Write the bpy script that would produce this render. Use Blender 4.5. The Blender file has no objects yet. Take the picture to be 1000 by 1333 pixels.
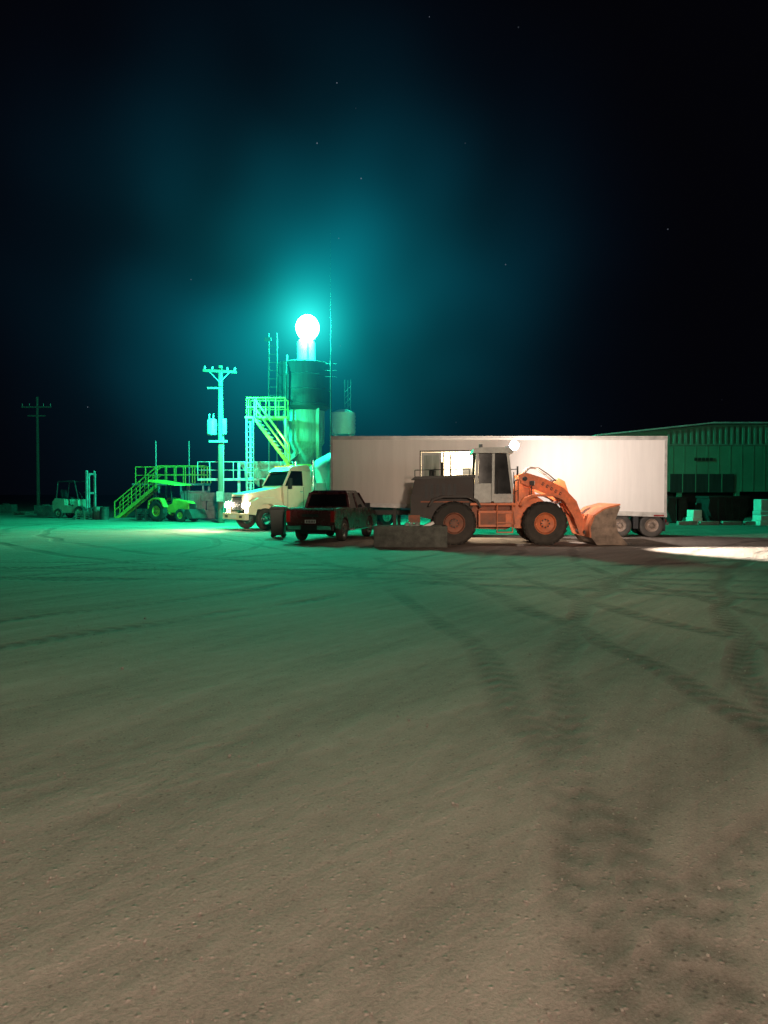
import bpy, bmesh, math, random
from mathutils import Vector, Matrix, Euler
random.seed(7)
R=math.radians
sc=bpy.context.scene
F=963.0; HZ=643.0; CH=1.75
def X(px,d): return (px-500)/F*d
def Z(py,d): return CH-(py-HZ)/F*d

# ------------------------------------------------------------ materials
def newmat(name):
    m=bpy.data.materials.new(name); m.use_nodes=True
    nt=m.node_tree; nt.nodes.clear()
    return m,nt
def mat(name,col,rough=.6,metal=0,var=.18,scale=3,bump=.0,bscale=30,emi=None,es=0,dust=0,streak=False,spec=.4):
    m,nt=newmat(name); N=nt.nodes; L=nt.links
    out=N.new('ShaderNodeOutputMaterial'); p=N.new('ShaderNodeBsdfPrincipled')
    L.new(p.outputs[0],out.inputs[0])
    tc=N.new('ShaderNodeTexCoord'); mp=N.new('ShaderNodeMapping'); L.new(tc.outputs['Object'],mp.inputs[0])
    if streak: mp.inputs['Scale'].default_value=(3,3,.25)
    no=N.new('ShaderNodeTexNoise'); no.inputs['Scale'].default_value=scale; no.inputs['Detail'].default_value=5; no.inputs['Roughness'].default_value=.65
    L.new(mp.outputs[0],no.inputs['Vector'])
    cr=N.new('ShaderNodeValToRGB'); L.new(no.outputs[0],cr.inputs[0])
    cr.color_ramp.elements[0].position=.3; cr.color_ramp.elements[1].position=.7
    cr.color_ramp.elements[0].color=(*[c*(1-var) for c in col],1)
    cr.color_ramp.elements[1].color=(*[min(1,c*(1+var)) for c in col],1)
    last=cr.outputs[0]
    if dust:
        ge=N.new('ShaderNodeNewGeometry'); sx=N.new('ShaderNodeSeparateXYZ'); L.new(ge.outputs['Position'],sx.inputs[0])
        mr=N.new('ShaderNodeMapRange'); mr.inputs[1].default_value=0.1; mr.inputs[2].default_value=1.8; mr.inputs[3].default_value=1; mr.inputs[4].default_value=.12
        L.new(sx.outputs[2],mr.inputs[0])
        n2=N.new('ShaderNodeTexNoise'); n2.inputs['Scale'].default_value=5; n2.inputs['Detail'].default_value=5
        L.new(tc.outputs['Object'],n2.inputs['Vector'])
        mu=N.new('ShaderNodeMath'); mu.operation='MULTIPLY'; L.new(mr.outputs[0],mu.inputs[0]); L.new(n2.outputs[0],mu.inputs[1])
        m2=N.new('ShaderNodeMath'); m2.operation='MULTIPLY'; m2.use_clamp=True; L.new(mu.outputs[0],m2.inputs[0]); m2.inputs[1].default_value=dust*2
        mx=N.new('ShaderNodeMix'); mx.data_type='RGBA'; L.new(m2.outputs[0],mx.inputs[0]); L.new(last,mx.inputs[6]); mx.inputs[7].default_value=(.27,.23,.18,1)
        last=mx.outputs[2]
    L.new(last,p.inputs['Base Color'])
    rr=N.new('ShaderNodeMapRange'); rr.inputs[3].default_value=max(.03,rough-.12); rr.inputs[4].default_value=min(1,rough+.15)
    L.new(no.outputs[0],rr.inputs[0]); L.new(rr.outputs[0],p.inputs['Roughness'])
    p.inputs['Metallic'].default_value=metal; p.inputs['Specular IOR Level'].default_value=spec
    if bump:
        n3=N.new('ShaderNodeTexNoise'); n3.inputs['Scale'].default_value=bscale; n3.inputs['Detail'].default_value=3
        L.new(tc.outputs['Object'],n3.inputs['Vector'])
        b=N.new('ShaderNodeBump'); b.inputs['Strength'].default_value=bump; b.inputs['Distance'].default_value=.03
        L.new(n3.outputs[0],b.inputs['Height']); L.new(b.outputs[0],p.inputs['Normal'])
    if emi:
        p.inputs['Emission Color'].default_value=(*emi,1); p.inputs['Emission Strength'].default_value=es
    return m
M={}
M['tyre']=mat('rubber',(.020,.018,.017),.85,bump=.4,dust=.16)
M['orange']=mat('orange_paint',(.66,.15,.04),.5,var=.35,scale=4,dust=.3)
M['orange2']=mat('orange_paint_dirty',(.26,.07,.03),.65,var=.5,scale=3,dust=.3)
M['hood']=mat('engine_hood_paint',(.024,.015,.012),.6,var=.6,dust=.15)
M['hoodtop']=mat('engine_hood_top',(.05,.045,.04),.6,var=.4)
M['dark']=mat('dark_steel',(.02,.02,.02),.6,dust=.2)
M['steel']=mat('worn_steel',(.22,.16,.12),.6,var=.5,scale=4,bump=.2)
M['chrome']=mat('chrome',(.6,.6,.6),.2,1)
M['cab']=mat('cab_grey_paint',(.38,.39,.36),.45,var=.35,dust=.3)
M['glass']=mat('dark_glass',(.006,.007,.008),.12,spec=.35,var=.1,scale=.5)
M['trailer']=mat('trailer_white_panel',(.66,.61,.56),.6,var=.07,scale=1.0,streak=True,bump=.02,bscale=3,dust=.18)
M['trail_rail']=mat('trailer_aluminium',(.4,.39,.37),.4,.5,var=.25)
M['inside']=mat('trailer_lining',(.75,.68,.55),.6)
M['red']=mat('maroon_paint',(.045,.005,.008),.25,var=.1,dust=.05,spec=.5)
M['black']=mat('black_plastic',(.012,.012,.013),.5)
M['plate']=mat('number_plate',(.7,.7,.66),.4)
M['redlens']=mat('red_lens',(.25,.01,.01),.2)
M['cream']=mat('cream_truck_paint',(.76,.66,.48),.35,var=.08,dust=.12)
M['drum']=mat('mixer_drum_paint',(.72,.72,.68),.45,var=.12,scale=2,dust=.1)
M['head']=mat('headlamp',(.9,.8,.6),.2,emi=(1,.86,.62),es=140)
M['marker']=mat('marker_lamp',(.9,.5,.1),.3,emi=(1,.45,.08),es=.5)
M['white_lamp']=mat('work_lamp',(.9,.9,.9),.2,emi=(1,.93,.85),es=200)
M['green_lamp']=mat('beacon_lamp',(.9,.9,.9),.2,emi=(.014,1,.54),es=980)
M['galv']=mat('galvanised_steel',(.34,.36,.35),.5,.2,var=.35)
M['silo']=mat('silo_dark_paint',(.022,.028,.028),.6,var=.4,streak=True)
M['silolow']=mat('silo_steel',(.26,.30,.25),.55,var=.35,streak=True)
M['yellow']=mat('yellow_safety_paint',(.50,.46,.06),.5,var=.3)
M['wood']=mat('weathered_wood',(.15,.13,.10),.85,streak=True,bump=.3)
M['concrete']=mat('concrete',(.27,.27,.24),.9,var=.35,scale=4,bump=.4)
M['concd']=mat('old_concrete',(.09,.092,.078),.92,var=.45,scale=4,bump=.5)
M['plastic']=mat('water_tank_plastic',(.45,.5,.45),.5,var=.1)
M['shed']=mat('shed_wall_paint',(.09,.20,.14),.7,var=.15,scale=.6)
M['shedrib']=mat('shed_cladding',(.16,.22,.18),.6,var=.2,streak=True)
M['white']=mat('white_paint',(.72,.70,.65),.6,var=.12)
M['forkgreen']=mat('forklift_paint',(.30,.35,.26),.5,var=.3)
M['rubble']=mat('rubble_paint',(.02,.02,.02),.9,bump=.5,var=.5)

# ------------------------------------------------------------ builder
class B:
    def __init__(s,name): s.name=name; s.bm=bmesh.new(); s.mats=[]
    def mi(s,m):
        m=M[m]
        if m not in s.mats: s.mats.append(m)
        return s.mats.index(m)
    def face(s,vs,i):
        try:
            f=s.bm.faces.new(vs); f.material_index=i; return f
        except ValueError: return None
    def hexa(s,p,m):
        i=s.mi(m); v=[s.bm.verts.new(q) for q in p]
        for q in ((0,3,2,1),(4,5,6,7),(0,1,5,4),(1,2,6,5),(2,3,7,6),(3,0,4,7)):
            s.face([v[k] for k in q],i)
    def box(s,c,d,m,rot=None):
        hx,hy,hz=d[0]/2,d[1]/2,d[2]/2
        p=[Vector(q) for q in ((-hx,-hy,-hz),(hx,-hy,-hz),(hx,hy,-hz),(-hx,hy,-hz),(-hx,-hy,hz),(hx,-hy,hz),(hx,hy,hz),(-hx,hy,hz))]
        if rot:
            e=Euler([R(a) for a in rot]).to_matrix(); p=[e@q for q in p]
        c=Vector(c); s.hexa([q+c for q in p],m)
    def b2(s,x0,x1,y0,y1,z0,z1,m): s.box(((x0+x1)/2,(y0+y1)/2,(z0+z1)/2),(abs(x1-x0),abs(y1-y0),abs(z1-z0)),m)
    def prism(s,prof,y0,y1,m):
        i=s.mi(m)
        a=[s.bm.verts.new((x,y0,z)) for x,z in prof]; b=[s.bm.verts.new((x,y1,z)) for x,z in prof]
        s.face(a,i); s.face(b[::-1],i)
        n=len(prof)
        for k in range(n): s.face([a[k],b[k],b[(k+1)%n],a[(k+1)%n]],i)
    def lathe(s,prof,o,ax,m,seg=24,caps=True):
        i=s.mi(m); o=Vector(o); ax=Vector(ax).normalized()
        u=ax.orthogonal().normalized(); w=ax.cross(u)
        rings=[]
        for r,t in prof:
            rings.append([s.bm.verts.new(o+ax*t+(u*math.cos(2*math.pi*k/seg)+w*math.sin(2*math.pi*k/seg))*max(r,.001)) for k in range(seg)])
        for a,b in zip(rings,rings[1:]):
            for k in range(seg): s.face([a[k],a[(k+1)%seg],b[(k+1)%seg],b[k]],i)
        if caps: s.face(rings[0][::-1],i); s.face(rings[-1],i)
    def cyl(s,p0,p1,r,m,r1=None,seg=12):
        p0=Vector(p0);p1=Vector(p1)
        s.lathe([(r,0),(r if r1 is None else r1,(p1-p0).length)],p0,p1-p0,m,seg)
    def tube(s,pts,r,m,seg=8):
        for a,b in zip(pts,pts[1:]): s.cyl(a,b,r,m,seg=seg)
    def sphere(s,c,r,m,sz=1,seg=20):
        pr=[]
        for k in range(11):
            a=-math.pi/2+math.pi*k/10; pr.append((r*math.cos(a),r*sz*math.sin(a)))
        s.lathe(pr,c,(0,0,1),m,seg)
    def wheel(s,cx,cy,r,w,rim='steel',lugs=0,rr=.55):
        o=(cx,cy,r)
        s.lathe([(rr*r,-w*.4),(.72*r,-w*.5),(.88*r,-w*.5),(.96*r,-w*.42),(r,-w*.25),(r,w*.25),(.96*r,w*.42),(.88*r,w*.5),(.72*r,w*.5),(rr*r,w*.4)],o,(0,1,0),'tyre',32,False)
        for sg in (-1,1):
            s.lathe([(rr*r*1.02,sg*w*.40),(rr*r*.96,sg*w*.42),(rr*r*.85,sg*w*.25),(rr*r*.45,sg*w*.16),(rr*r*.42,sg*w*.3),(rr*r*.3,sg*w*.34),(.002,sg*w*.34)],o,(0,1,0),rim,28,False)
            for k in range(8):
                a=2*math.pi*k/8
                q=(cx+math.cos(a)*rr*r*.36, cy+sg*w*.33, r+math.sin(a)*rr*r*.36)
                s.cyl(q,(q[0],q[1]+sg*.04,q[2]),.02*r/.5,'dark',seg=6)
        for k in range(lugs):
            a=2*math.pi*k/lugs
            for sg in (-1,1):
                aa=a+(0 if sg>0 else math.pi/lugs)
                e=Matrix.Rotation(-aa,3,'Y'); t=Matrix.Rotation(R(28*sg),3,'X')
                hx,hy,hz=r*.035,w*.27,r*.05
                pp=[]
                for q in ((-1,-1,-1),(1,-1,-1),(1,1,-1),(-1,1,-1),(-1,-1,1),(1,-1,1),(1,1,1),(-1,1,1)):
                    v=Vector((q[0]*hx+0,q[1]*hy,q[2]*hz)); v=t@v; v+=Vector((r*.985,sg*w*.25,0)); v=e@v
                    pp.append(v+Vector(o))
                s.hexa(pp,'tyre')
    def rail(s,p0,p1,h,m,n=3,r=.025,mid=True):
        p0=Vector(p0);p1=Vector(p1)
        for k in range(n):
            q=p0.lerp(p1,k/(n-1)); s.cyl(q,q+Vector((0,0,h)),r,m,seg=6)
        s.cyl(p0+Vector((0,0,h)),p1+Vector((0,0,h)),r,m,seg=6)
        if mid: s.cyl(p0+Vector((0,0,h*.5)),p1+Vector((0,0,h*.5)),r*.8,m,seg=6)
    def finish(s,loc=(0,0,0),rz=0,bevel=.012,scale=1,seg=1):
        bmesh.ops.recalc_face_normals(s.bm,faces=s.bm.faces[:])
        me=bpy.data.meshes.new(s.name); s.bm.to_mesh(me); s.bm.free()
        for m in s.mats: me.materials.append(m)
        ob=bpy.data.objects.new(s.name,me); sc.collection.objects.link(ob)
        ob.location=loc; ob.rotation_euler=(0,0,rz); ob.scale=(scale,)*3
        me.shade_smooth(); me.set_sharp_from_angle(angle=R(32))
        if bevel:
            b=ob.modifiers.new('bevel','BEVEL'); b.width=bevel; b.segments=seg; b.limit_method='ANGLE'; b.angle_limit=R(40)
        return ob

# ------------------------------------------------------------ camera
cam=bpy.data.cameras.new('camera'); co=bpy.data.objects.new('camera',cam); sc.collection.objects.link(co)
cam.sensor_fit='VERTICAL'; cam.sensor_height=36; cam.sensor_width=27; cam.lens=36*F/1333
cam.clip_end=5000; co.location=(0,0,CH); co.rotation_euler=(R(90)-math.atan((666.5-HZ)/F),0,0)
sc.camera=co
sc.view_settings.view_transform='Standard'; sc.view_settings.look='None'; sc.view_settings.exposure=0

# ------------------------------------------------------------ world
w=bpy.data.worlds.new('World'); sc.world=w; w.use_nodes=True
nt=w.node_tree; bg=nt.nodes['Background']; bg.inputs[1].default_value=1
tc=nt.nodes.new('ShaderNodeTexCoord')
vo=nt.nodes.new('ShaderNodeTexVoronoi'); vo.inputs['Scale'].default_value=38
nt.links.new(tc.outputs['Generated'],vo.inputs['Vector'])
m1=nt.nodes.new('ShaderNodeMath'); m1.operation='LESS_THAN'; m1.inputs[1].default_value=.03; nt.links.new(vo.outputs['Distance'],m1.inputs[0])
se=nt.nodes.new('ShaderNodeSeparateColor'); nt.links.new(vo.outputs['Color'],se.inputs[0])
m2=nt.nodes.new('ShaderNodeMath'); m2.operation='POWER'; m2.inputs[1].default_value=6; nt.links.new(se.outputs[0],m2.inputs[0])
m3=nt.nodes.new('ShaderNodeMath'); m3.operation='MULTIPLY'; nt.links.new(m1.outputs[0],m3.inputs[0]); nt.links.new(m2.outputs[0],m3.inputs[1])
mx=nt.nodes.new('ShaderNodeMix'); mx.data_type='RGBA'; nt.links.new(m3.outputs[0],mx.inputs[0])
mx.inputs[6].default_value=(.0010,.0010,.0020,1); mx.inputs[7].default_value=(.18,.2,.25,1)
nt.links.new(mx.outputs[2],bg.inputs[0])

# ------------------------------------------------------------ ground
m,nt=newmat('dirt_yard'); N=nt.nodes; L=nt.links
out=N.new('ShaderNodeOutputMaterial'); p=N.new('ShaderNodeBsdfPrincipled'); L.new(p.outputs[0],out.inputs[0])
p.inputs['Roughness'].default_value=.9; p.inputs['Specular IOR Level'].default_value=.15
ge=N.new('ShaderNodeNewGeometry'); pos=ge.outputs['Position']
def nd(t,**k):
    n=N.new(t)
    for a,b in k.items(): setattr(n,a,b)
    return n
def ma(op,a,b=None,c=None,clamp=False):
    n=nd('ShaderNodeMath',operation=op); n.use_clamp=clamp
    for i,v in enumerate((a,b,c)):
        if v is None: continue
        if isinstance(v,(int,float)): n.inputs[i].default_value=v
        else: L.new(v,n.inputs[i])
    return n.outputs[0]
def noise(scale,det=6,ro=.6,vec=None,dist=0):
    n=nd('ShaderNodeTexNoise'); n.inputs['Scale'].default_value=scale; n.inputs['Detail'].default_value=det; n.inputs['Roughness'].default_value=ro; n.inputs['Distortion'].default_value=dist
    L.new(vec or pos,n.inputs['Vector']); return n.outputs[0]
sp=nd('ShaderNodeSeparateXYZ'); L.new(pos,sp.inputs[0]); px_,py_=sp.outputs[0],sp.outputs[1]
wob=ma('MULTIPLY',ma('SUBTRACT',noise(.25,1),.5),1.2)
brk=ma('MULTIPLY_ADD',noise(.4,2),3.0,-.75,True)
tracks=None
arcs=[(-30,32,34,.85,.20),(-6,-14,30,.8,.22),(14,46,33,1.0,.26),(22,-6,20,1.0,.24),(-42,4,44,.8,.2),(28,16,24,.85,.2),(-3,52,36,1.0,.3),(30,-20,36,.8,.2),(-16,24,11,.75,.18),(-9,27,9,.8,.2),(45,-5,44,.9,.22)]
for (cx,cy,rad,hw,wd) in arcs:
    dx=ma('SUBTRACT',px_,cx); dy=ma('SUBTRACT',py_,cy)
    r=ma('SQRT',ma('ADD',ma('MULTIPLY',dx,dx),ma('MULTIPLY',dy,dy)))
    e=ma('ADD',ma('SUBTRACT',r,rad),wob)
    t=ma('ABSOLUTE',ma('SUBTRACT',ma('ABSOLUTE',e),hw))
    band=ma('SUBTRACT',1,ma('DIVIDE',t,wd),None,True)
    band=ma('SMOOTH_MIN',band,.6,.2)
    ang=ma('ARCTAN2',dy,dx)
    tread=ma('MULTIPLY_ADD',ma('SINE',ma('ADD',ma('MULTIPLY',ang,rad*26.0),ma('MULTIPLY',t,18.0))),.2,.8)
    b_=ma('MULTIPLY',band,tread)
    tracks=b_ if tracks is None else ma('MAXIMUM',tracks,b_)
tracks=ma('MULTIPLY',tracks,brk)
def polar(cx,cy,sr,sa):
    dx=ma('SUBTRACT',px_,cx); dy=ma('SUBTRACT',py_,cy)
    r=ma('SQRT',ma('ADD',ma('MULTIPLY',dx,dx),ma('MULTIPLY',dy,dy))); a=ma('ARCTAN2',dy,dx)
    c=nd('ShaderNodeCombineXYZ'); L.new(ma('MULTIPLY',r,sr),c.inputs[0]); L.new(ma('MULTIPLY',a,sa),c.inputs[1]); return c.outputs[0]
s1=noise(1,4,.65,polar(-35,45,2.6,4)); s2=noise(1,4,.65,polar(34,-10,3.0,5))
stre=ma('MULTIPLY',ma('ADD',s1,s2),.5)
fine=noise(60,5,.8); med=noise(6,5,.65); big=noise(.35,3,.5)
vor=nd('ShaderNodeTexVoronoi'); vor.inputs['Scale'].default_value=34; L.new(pos,vor.inputs['Vector'])
peb=ma('SUBTRACT',1,ma('MULTIPLY',vor.outputs['Distance'],2.2),None,True)
sc2=nd('ShaderNodeSeparateColor'); L.new(vor.outputs['Color'],sc2.inputs[0])
pick=ma('GREATER_THAN',sc2.outputs[0],.86); pebm=ma('MULTIPLY',peb,pick)
dk=ma('GREATER_THAN',sc2.outputs[1],.9)
val=ma('ADD',ma('MULTIPLY',fine,.5),ma('MULTIPLY',med,.16)); val=ma('ADD',val,ma('MULTIPLY',big,.2)); val=ma('ADD',val,ma('MULTIPLY',stre,.6))
val=ma('SUBTRACT',val,ma('MULTIPLY',tracks,.28)); val=ma('ADD',val,ma('MULTIPLY',pebm,.14)); val=ma('SUBTRACT',val,ma('MULTIPLY',ma('MULTIPLY',dk,peb),.2))
cr=nd('ShaderNodeValToRGB'); L.new(val,cr.inputs[0])
cr.color_ramp.elements[0].position=.47; cr.color_ramp.elements[0].color=(.12,.094,.075,1)
cr.color_ramp.elements[1].position=.97; cr.color_ramp.elements[1].color=(.48,.39,.32,1)
L.new(cr.outputs[0],p.inputs['Base Color'])
h=ma('ADD',ma('MULTIPLY',fine,.012),ma('MULTIPLY',med,.024)); h=ma('ADD',h,ma('MULTIPLY',stre,.09)); h=ma('SUBTRACT',h,ma('MULTIPLY',tracks,.07)); h=ma('ADD',h,ma('MULTIPLY',pebm,.012))
bu=nd('ShaderNodeBump'); bu.inputs['Strength'].default_value=.9; bu.inputs['Distance'].default_value=1; L.new(h,bu.inputs['Height']); L.new(bu.outputs[0],p.inputs['Normal'])
M['ground']=m
b=B('ground'); i=b.mi('ground'); v=[b.bm.verts.new(q) for q in ((-900,-200,0),(900,-200,0),(900,1500,0),(-900,1500,0))]; b.face(v,i); g=b.finish(bevel=0)

# loose stones
M['stone']=mat('stone',(.30,.26,.21),.9,var=.4,scale=1)
def rock(b,o,r,m):
    i=b.mi(m); t=(1+5**.5)/2
    vs=[b.bm.verts.new(o+Vector(q).normalized()*r*random.uniform(.75,1.2)*1.0) for q in ((-1,t,0),(1,t,0),(-1,-t,0),(1,-t,0),(0,-1,t),(0,1,t),(0,-1,-t),(0,1,-t),(t,0,-1),(t,0,1),(-t,0,-1),(-t,0,1))]
    for q in ((0,11,5),(0,5,1),(0,1,7),(0,7,10),(0,10,11),(1,5,9),(5,11,4),(11,10,2),(10,7,6),(7,1,8),(3,9,4),(3,4,2),(3,2,6),(3,6,8),(3,8,9),(4,9,5),(2,4,11),(6,2,10),(8,6,7),(9,8,1)): b.face([vs[k] for k in q],i)
b=B('gravel')
for k in range(1600):
    d=2+20*random.random()**1.6; x=(random.random()-.5)*d*1.15; r=.003+.006*random.random()**3
    if random.random()<.010: r=random.uniform(.010,.018)
    rock(b,Vector((x,d,r*.3)),r,'stone')
b.finish(bevel=0)

# ------------------------------------------------------------ trailer
A=Vector((X(431,31.5),31.5)); Bp=Vector((X(868,29.6),29.6)); LEN=(Bp-A).length; ang=math.atan2(Bp.y-A.y,Bp.x-A.x)
def zt(x): return 4.15-.15*x/LEN
def zb(x): return 1.29-.43*x/LEN
b=B('semi_trailer')
def pan(x0,x1,y0,y1,a0,a1,c0,c1,m):
    b.hexa([(x0,y0,a0),(x1,y0,a1),(x1,y1,a1),(x0,y1,a0),(x0,y0,c0),(x1,y0,c1),(x1,y1,c1),(x0,y1,c0)],m)
ox0,ox1,oz0,oz1=3.84,6.9,1.72,3.5
pan(0,ox0,0,.06,zb(0),zb(ox0),zt(0),zt(ox0),'trailer')
pan(ox1,LEN,0,.06,zb(ox1),zb(LEN),zt(ox1),zt(LEN),'trailer')
pan(ox0,ox1,0,.06,oz1,oz1,zt(ox0),zt(ox1),'trailer')
pan(ox0,ox1,0,.06,zb(ox0),zb(ox1),oz0,oz0,'trailer')
pan(0,LEN,2.44,2.5,zb(0),zb(LEN),zt(0),zt(LEN),'inside')
pan(0,.06,.06,2.44,zb(0),zb(0),zt(0),zt(0),'trailer')
pan(LEN-.06,LEN,.06,2.44,zb(LEN),zb(LEN),zt(LEN),zt(LEN),'trailer')
pan(-.02,LEN+.02,-.02,2.52,zt(0)+.003,zt(LEN)+.003,zt(0)+.06,zt(LEN)+.06,'trail_rail')
pan(.06,LEN-.06,.06,2.44,zb(0),zb(LEN),zb(0)+.1,zb(LEN)+.1,'inside')
pan(-.01,LEN+.01,-.025,-.003,zb(0)-.04,zb(LEN)-.04,zb(0)+.14,zb(LEN)+.14,'trail_rail')
pan(-.01,LEN+.01,-.025,-.003,zt(0)-.10,zt(LEN)-.10,zt(0)-.005,zt(LEN)-.005,'trail_rail')
for x in (0.03,LEN-.05): pan(x-.05,x+.05,-.03,-.004,zb(x)+.15,zb(x)+.15,zt(x)-.11,zt(x)-.11,'trail_rail')
k=1.22
while k<LEN-.5:
    if not(ox0-.1<k<ox1+.1): pan(k-.01,k+.01,-.006,-.002,zb(k)+.15,zb(k)+.15,zt(k)-.11,zt(k)-.11,'trailer')
    k+=1.22
b.b2(ox0-.05,ox0,-.03,.08,oz0,oz1,'dark'); b.b2(ox1,ox1+.05,-.03,.08,oz0,oz1,'dark')
b.b2(ox0-.05,ox1+.05,-.03,.08,oz1+.002,oz1+.06,'dark')
b.b2(ox0+.02,ox0+.86,-.05,-.01,oz0,oz1-.02,'cab'); b.b2(ox0+.12,ox0+.76,-.06,-.052,oz0+.1,oz1-.14,'silolow')
b.b2(ox0+.9,ox0+.96,-.06,.0,oz0,oz1-.02,'dark')
for x in (5.2,5.9,6.5,7.2): b.b2(x,x+.05,2.36,2.43,1.4,4.0,'trail_rail')
b.b2(5.25,6.6,1.9,2.35,2.55,2.6,'wood'); b.b2(5.5,5.9,2.0,2.3,2.6,2.9,'dark'); b.b2(6.1,6.3,2.0,2.3,2.6,2.85,'orange2')
b.cyl((5.05,.5,1.3),(5.05,.5,3.4),.03,'dark')
b.b2(.6,LEN-.3,.7,.8,.85,1.05,'dark'); b.b2(.6,LEN-.3,1.7,1.8,.85,1.05,'dark')
for x in (2.6,):
    for y in (.45,2.0): b.b2(x,x+.14,y,y+.14,.05,1.2,'dark'); b.b2(x-.1,x+.24,y-.05,y+.2,0,.05,'dark')
for x in (11.9,13.15):
    for y in (.18,.50,2.0,2.32): b.wheel(x,y,.48,.27,'steel')
    b.cyl((x,.2,.48),(x,2.3,.48),.08,'dark')
b.b2(12.42,12.62,.02,.5,.35,.85,'black'); b.b2(LEN-.10,LEN-.04,.05,.65,.25,.8,'black')
b.b2(LEN-.02,LEN+.1,.05,2.45,.5,.62,'dark'); b.b2(LEN-.5,LEN-.1,-.028,-.026,zb(LEN)-.01,zb(LEN)+.05,'redlens')
for x in (1.5,4.5,7.5,9.5,11.5): b.b2(x,x+.1,-.035,-.027,zb(x)+.02,zb(x)+.06,'redlens')
for y in (.25,2.1): b.b2(LEN+.01,LEN+.06,y,y+.3,.62,.74,'redlens')
b.b2(7.6,9.6,.15,.7,.45,.95,'dark'); b.b2(9.9,10.9,.1,.6,.45,.85,'dark')
for y in (.5,1.0,1.5,2.0): b.cyl((LEN+.03,y,zb(LEN)+.1),(LEN+.03,y,zt(LEN)-.1),.02,'chrome',seg=6)
b.finish((A.x,A.y,0),ang,.006)
def light(name,kind,loc,power,col,target=None,**k):
    l=bpy.data.lights.new(name,kind); l.energy=power; l.color=col
    for a,c in k.items(): setattr(l,a,c)
    o=bpy.data.objects.new(name,l); sc.collection.objects.link(o); o.location=loc
    if target is not None:
        o.rotation_euler=(Vector(target)-Vector(loc)).to_track_quat('-Z','Y').to_euler()
    return o
def tl(x,y,z): return (A.x+x*math.cos(ang)-y*math.sin(ang),A.y+x*math.sin(ang)+y*math.cos(ang),z)
light('trailer_interior_light','AREA',tl(5.6,1.3,3.95),600,(1,.84,.6),target=tl(5.6,1.5,0),shape='RECTANGLE',size=1.6,size_y=.3)

# ------------------------------------------------------------ wheel loader
b=B('wheel_loader')
for x in (-1.55,1.55):
    for y in (-.95,.95): b.wheel(x,y,.74,.56,'orange' if x>0 else 'orange2',lugs=22,rr=.50)
    b.cyl((x,-.9,.74),(x,.9,.74),.2,'dark')
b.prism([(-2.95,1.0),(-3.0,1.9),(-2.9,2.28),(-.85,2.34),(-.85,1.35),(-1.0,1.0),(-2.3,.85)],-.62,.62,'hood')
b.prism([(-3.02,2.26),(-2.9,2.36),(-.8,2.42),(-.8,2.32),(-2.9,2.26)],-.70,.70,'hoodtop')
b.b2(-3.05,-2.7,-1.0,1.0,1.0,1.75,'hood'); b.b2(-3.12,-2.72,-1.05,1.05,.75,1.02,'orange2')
for k in range(6): b.b2(-2.55+k*.2,-2.45+k*.2,-.635,-.62,1.6,2.1,'dark')
b.b2(-2.7,-1.0,-.635,-.62,1.45,1.5,'orange2')
fp=[(-2.45,1.35),(-2.3,1.58),(-1.95,1.70),(-1.1,1.70),(-.75,1.55),(-.62,1.3),(-.68,1.27),(-.82,1.48),(-1.12,1.62),(-1.93,1.62),(-2.24,1.52),(-2.38,1.33)]
for y in (-1.25,.62): b.prism(fp,y,y+.63,'hood')
b.cyl((-1.9,.3,2.3),(-1.9,.3,2.9),.06,'dark'); b.cyl((-2.3,-.2,2.36),(-2.3,-.2,2.6),.1,'dark')
b.rail((-2.9,-.68,2.36),(-1.0,-.68,2.40),.22,'dark',4,.016,False)
b.prism([(-1.2,.55),(-1.2,1.3),(-.6,1.45),(.5,1.45),(.62,.7),(.3,.5)],-.55,.55,'orange2')
b.b2(-.72,.42,-1.15,-.55,.62,1.18,'orange'); b.b2(-.66,.2,-1.17,-1.152,.70,1.1,'orange2')
for k in range(3): b.b2(-.1,.42,-1.30,-1.0,.42+k*.33,.46+k*.33,'orange')
b.cyl((-.1,-1.28,.42),(-.1,-1.28,1.4),.02,'orange'); b.cyl((.42,-1.28,.42),(.42,-1.28,1.4),.02,'orange')
b.b2(-1.0,.6,-1.12,-.4,1.36,1.44,'orange')
b.rail((.5,-1.15,1.44),(.62,-1.15,1.5),.75,'dark',2,.018)
cy0,cy1=-.78,.62
def pil(p0,p1,t=.08):
    for y in (cy0,cy1-.06):
        b.prism([(p0[0],p0[1]),(p0[0]+t,p0[1]),(p1[0]+t,p1[1]),(p1[0],p1[1])],y,y+.06,'cab')
pil((-.82,2.12),(-.78,3.16),.1); pil((-.24,1.5),(-.22,3.16),.09); pil((.44,1.77),(.27,3.16),.09)
b.prism([(-.84,1.45),(-.84,2.12),(-.25,2.12),(-.25,1.45)],cy0-.002,cy1,'cab')
b.prism([(-.15,1.45),(-.15,1.75),(.53,1.75),(.53,1.45)],cy0-.001,cy1,'cab')
b.prism([(-.70,2.125),(-.68,3.15),(-.22,3.15),(-.23,2.125)],cy0+.02,cy1-.03,'glass')
b.prism([(-.15,1.752),(-.13,3.15),(.28,3.15),(.46,1.752)],cy0+.02,cy1-.03,'glass')
b.prism([(-.90,3.165),(-.86,3.31),(-.7,3.36),(.3,3.36),(.46,3.30),(.50,3.165)],cy0-.08,cy1+.08,'cab')
b.cyl((-.05,-.83,1.8),(-.05,-.83,2.5),.015,'dark'); b.cyl((.5,-.95,2.1),(.5,-.95,2.5),.015,'dark')
b.box((.62,-1.0,2.55),(.04,.18,.3),'dark'); b.cyl((.42,-.8,2.6),(.62,-1.0,2.6),.015,'dark',seg=6)
b.box((-.55,-.05,3.44),(.12,.12,.16),'dark')
for y in (-.62,.5):
    b.box((.46,y,3.42),(.10,.2,.13),'dark')
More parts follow.
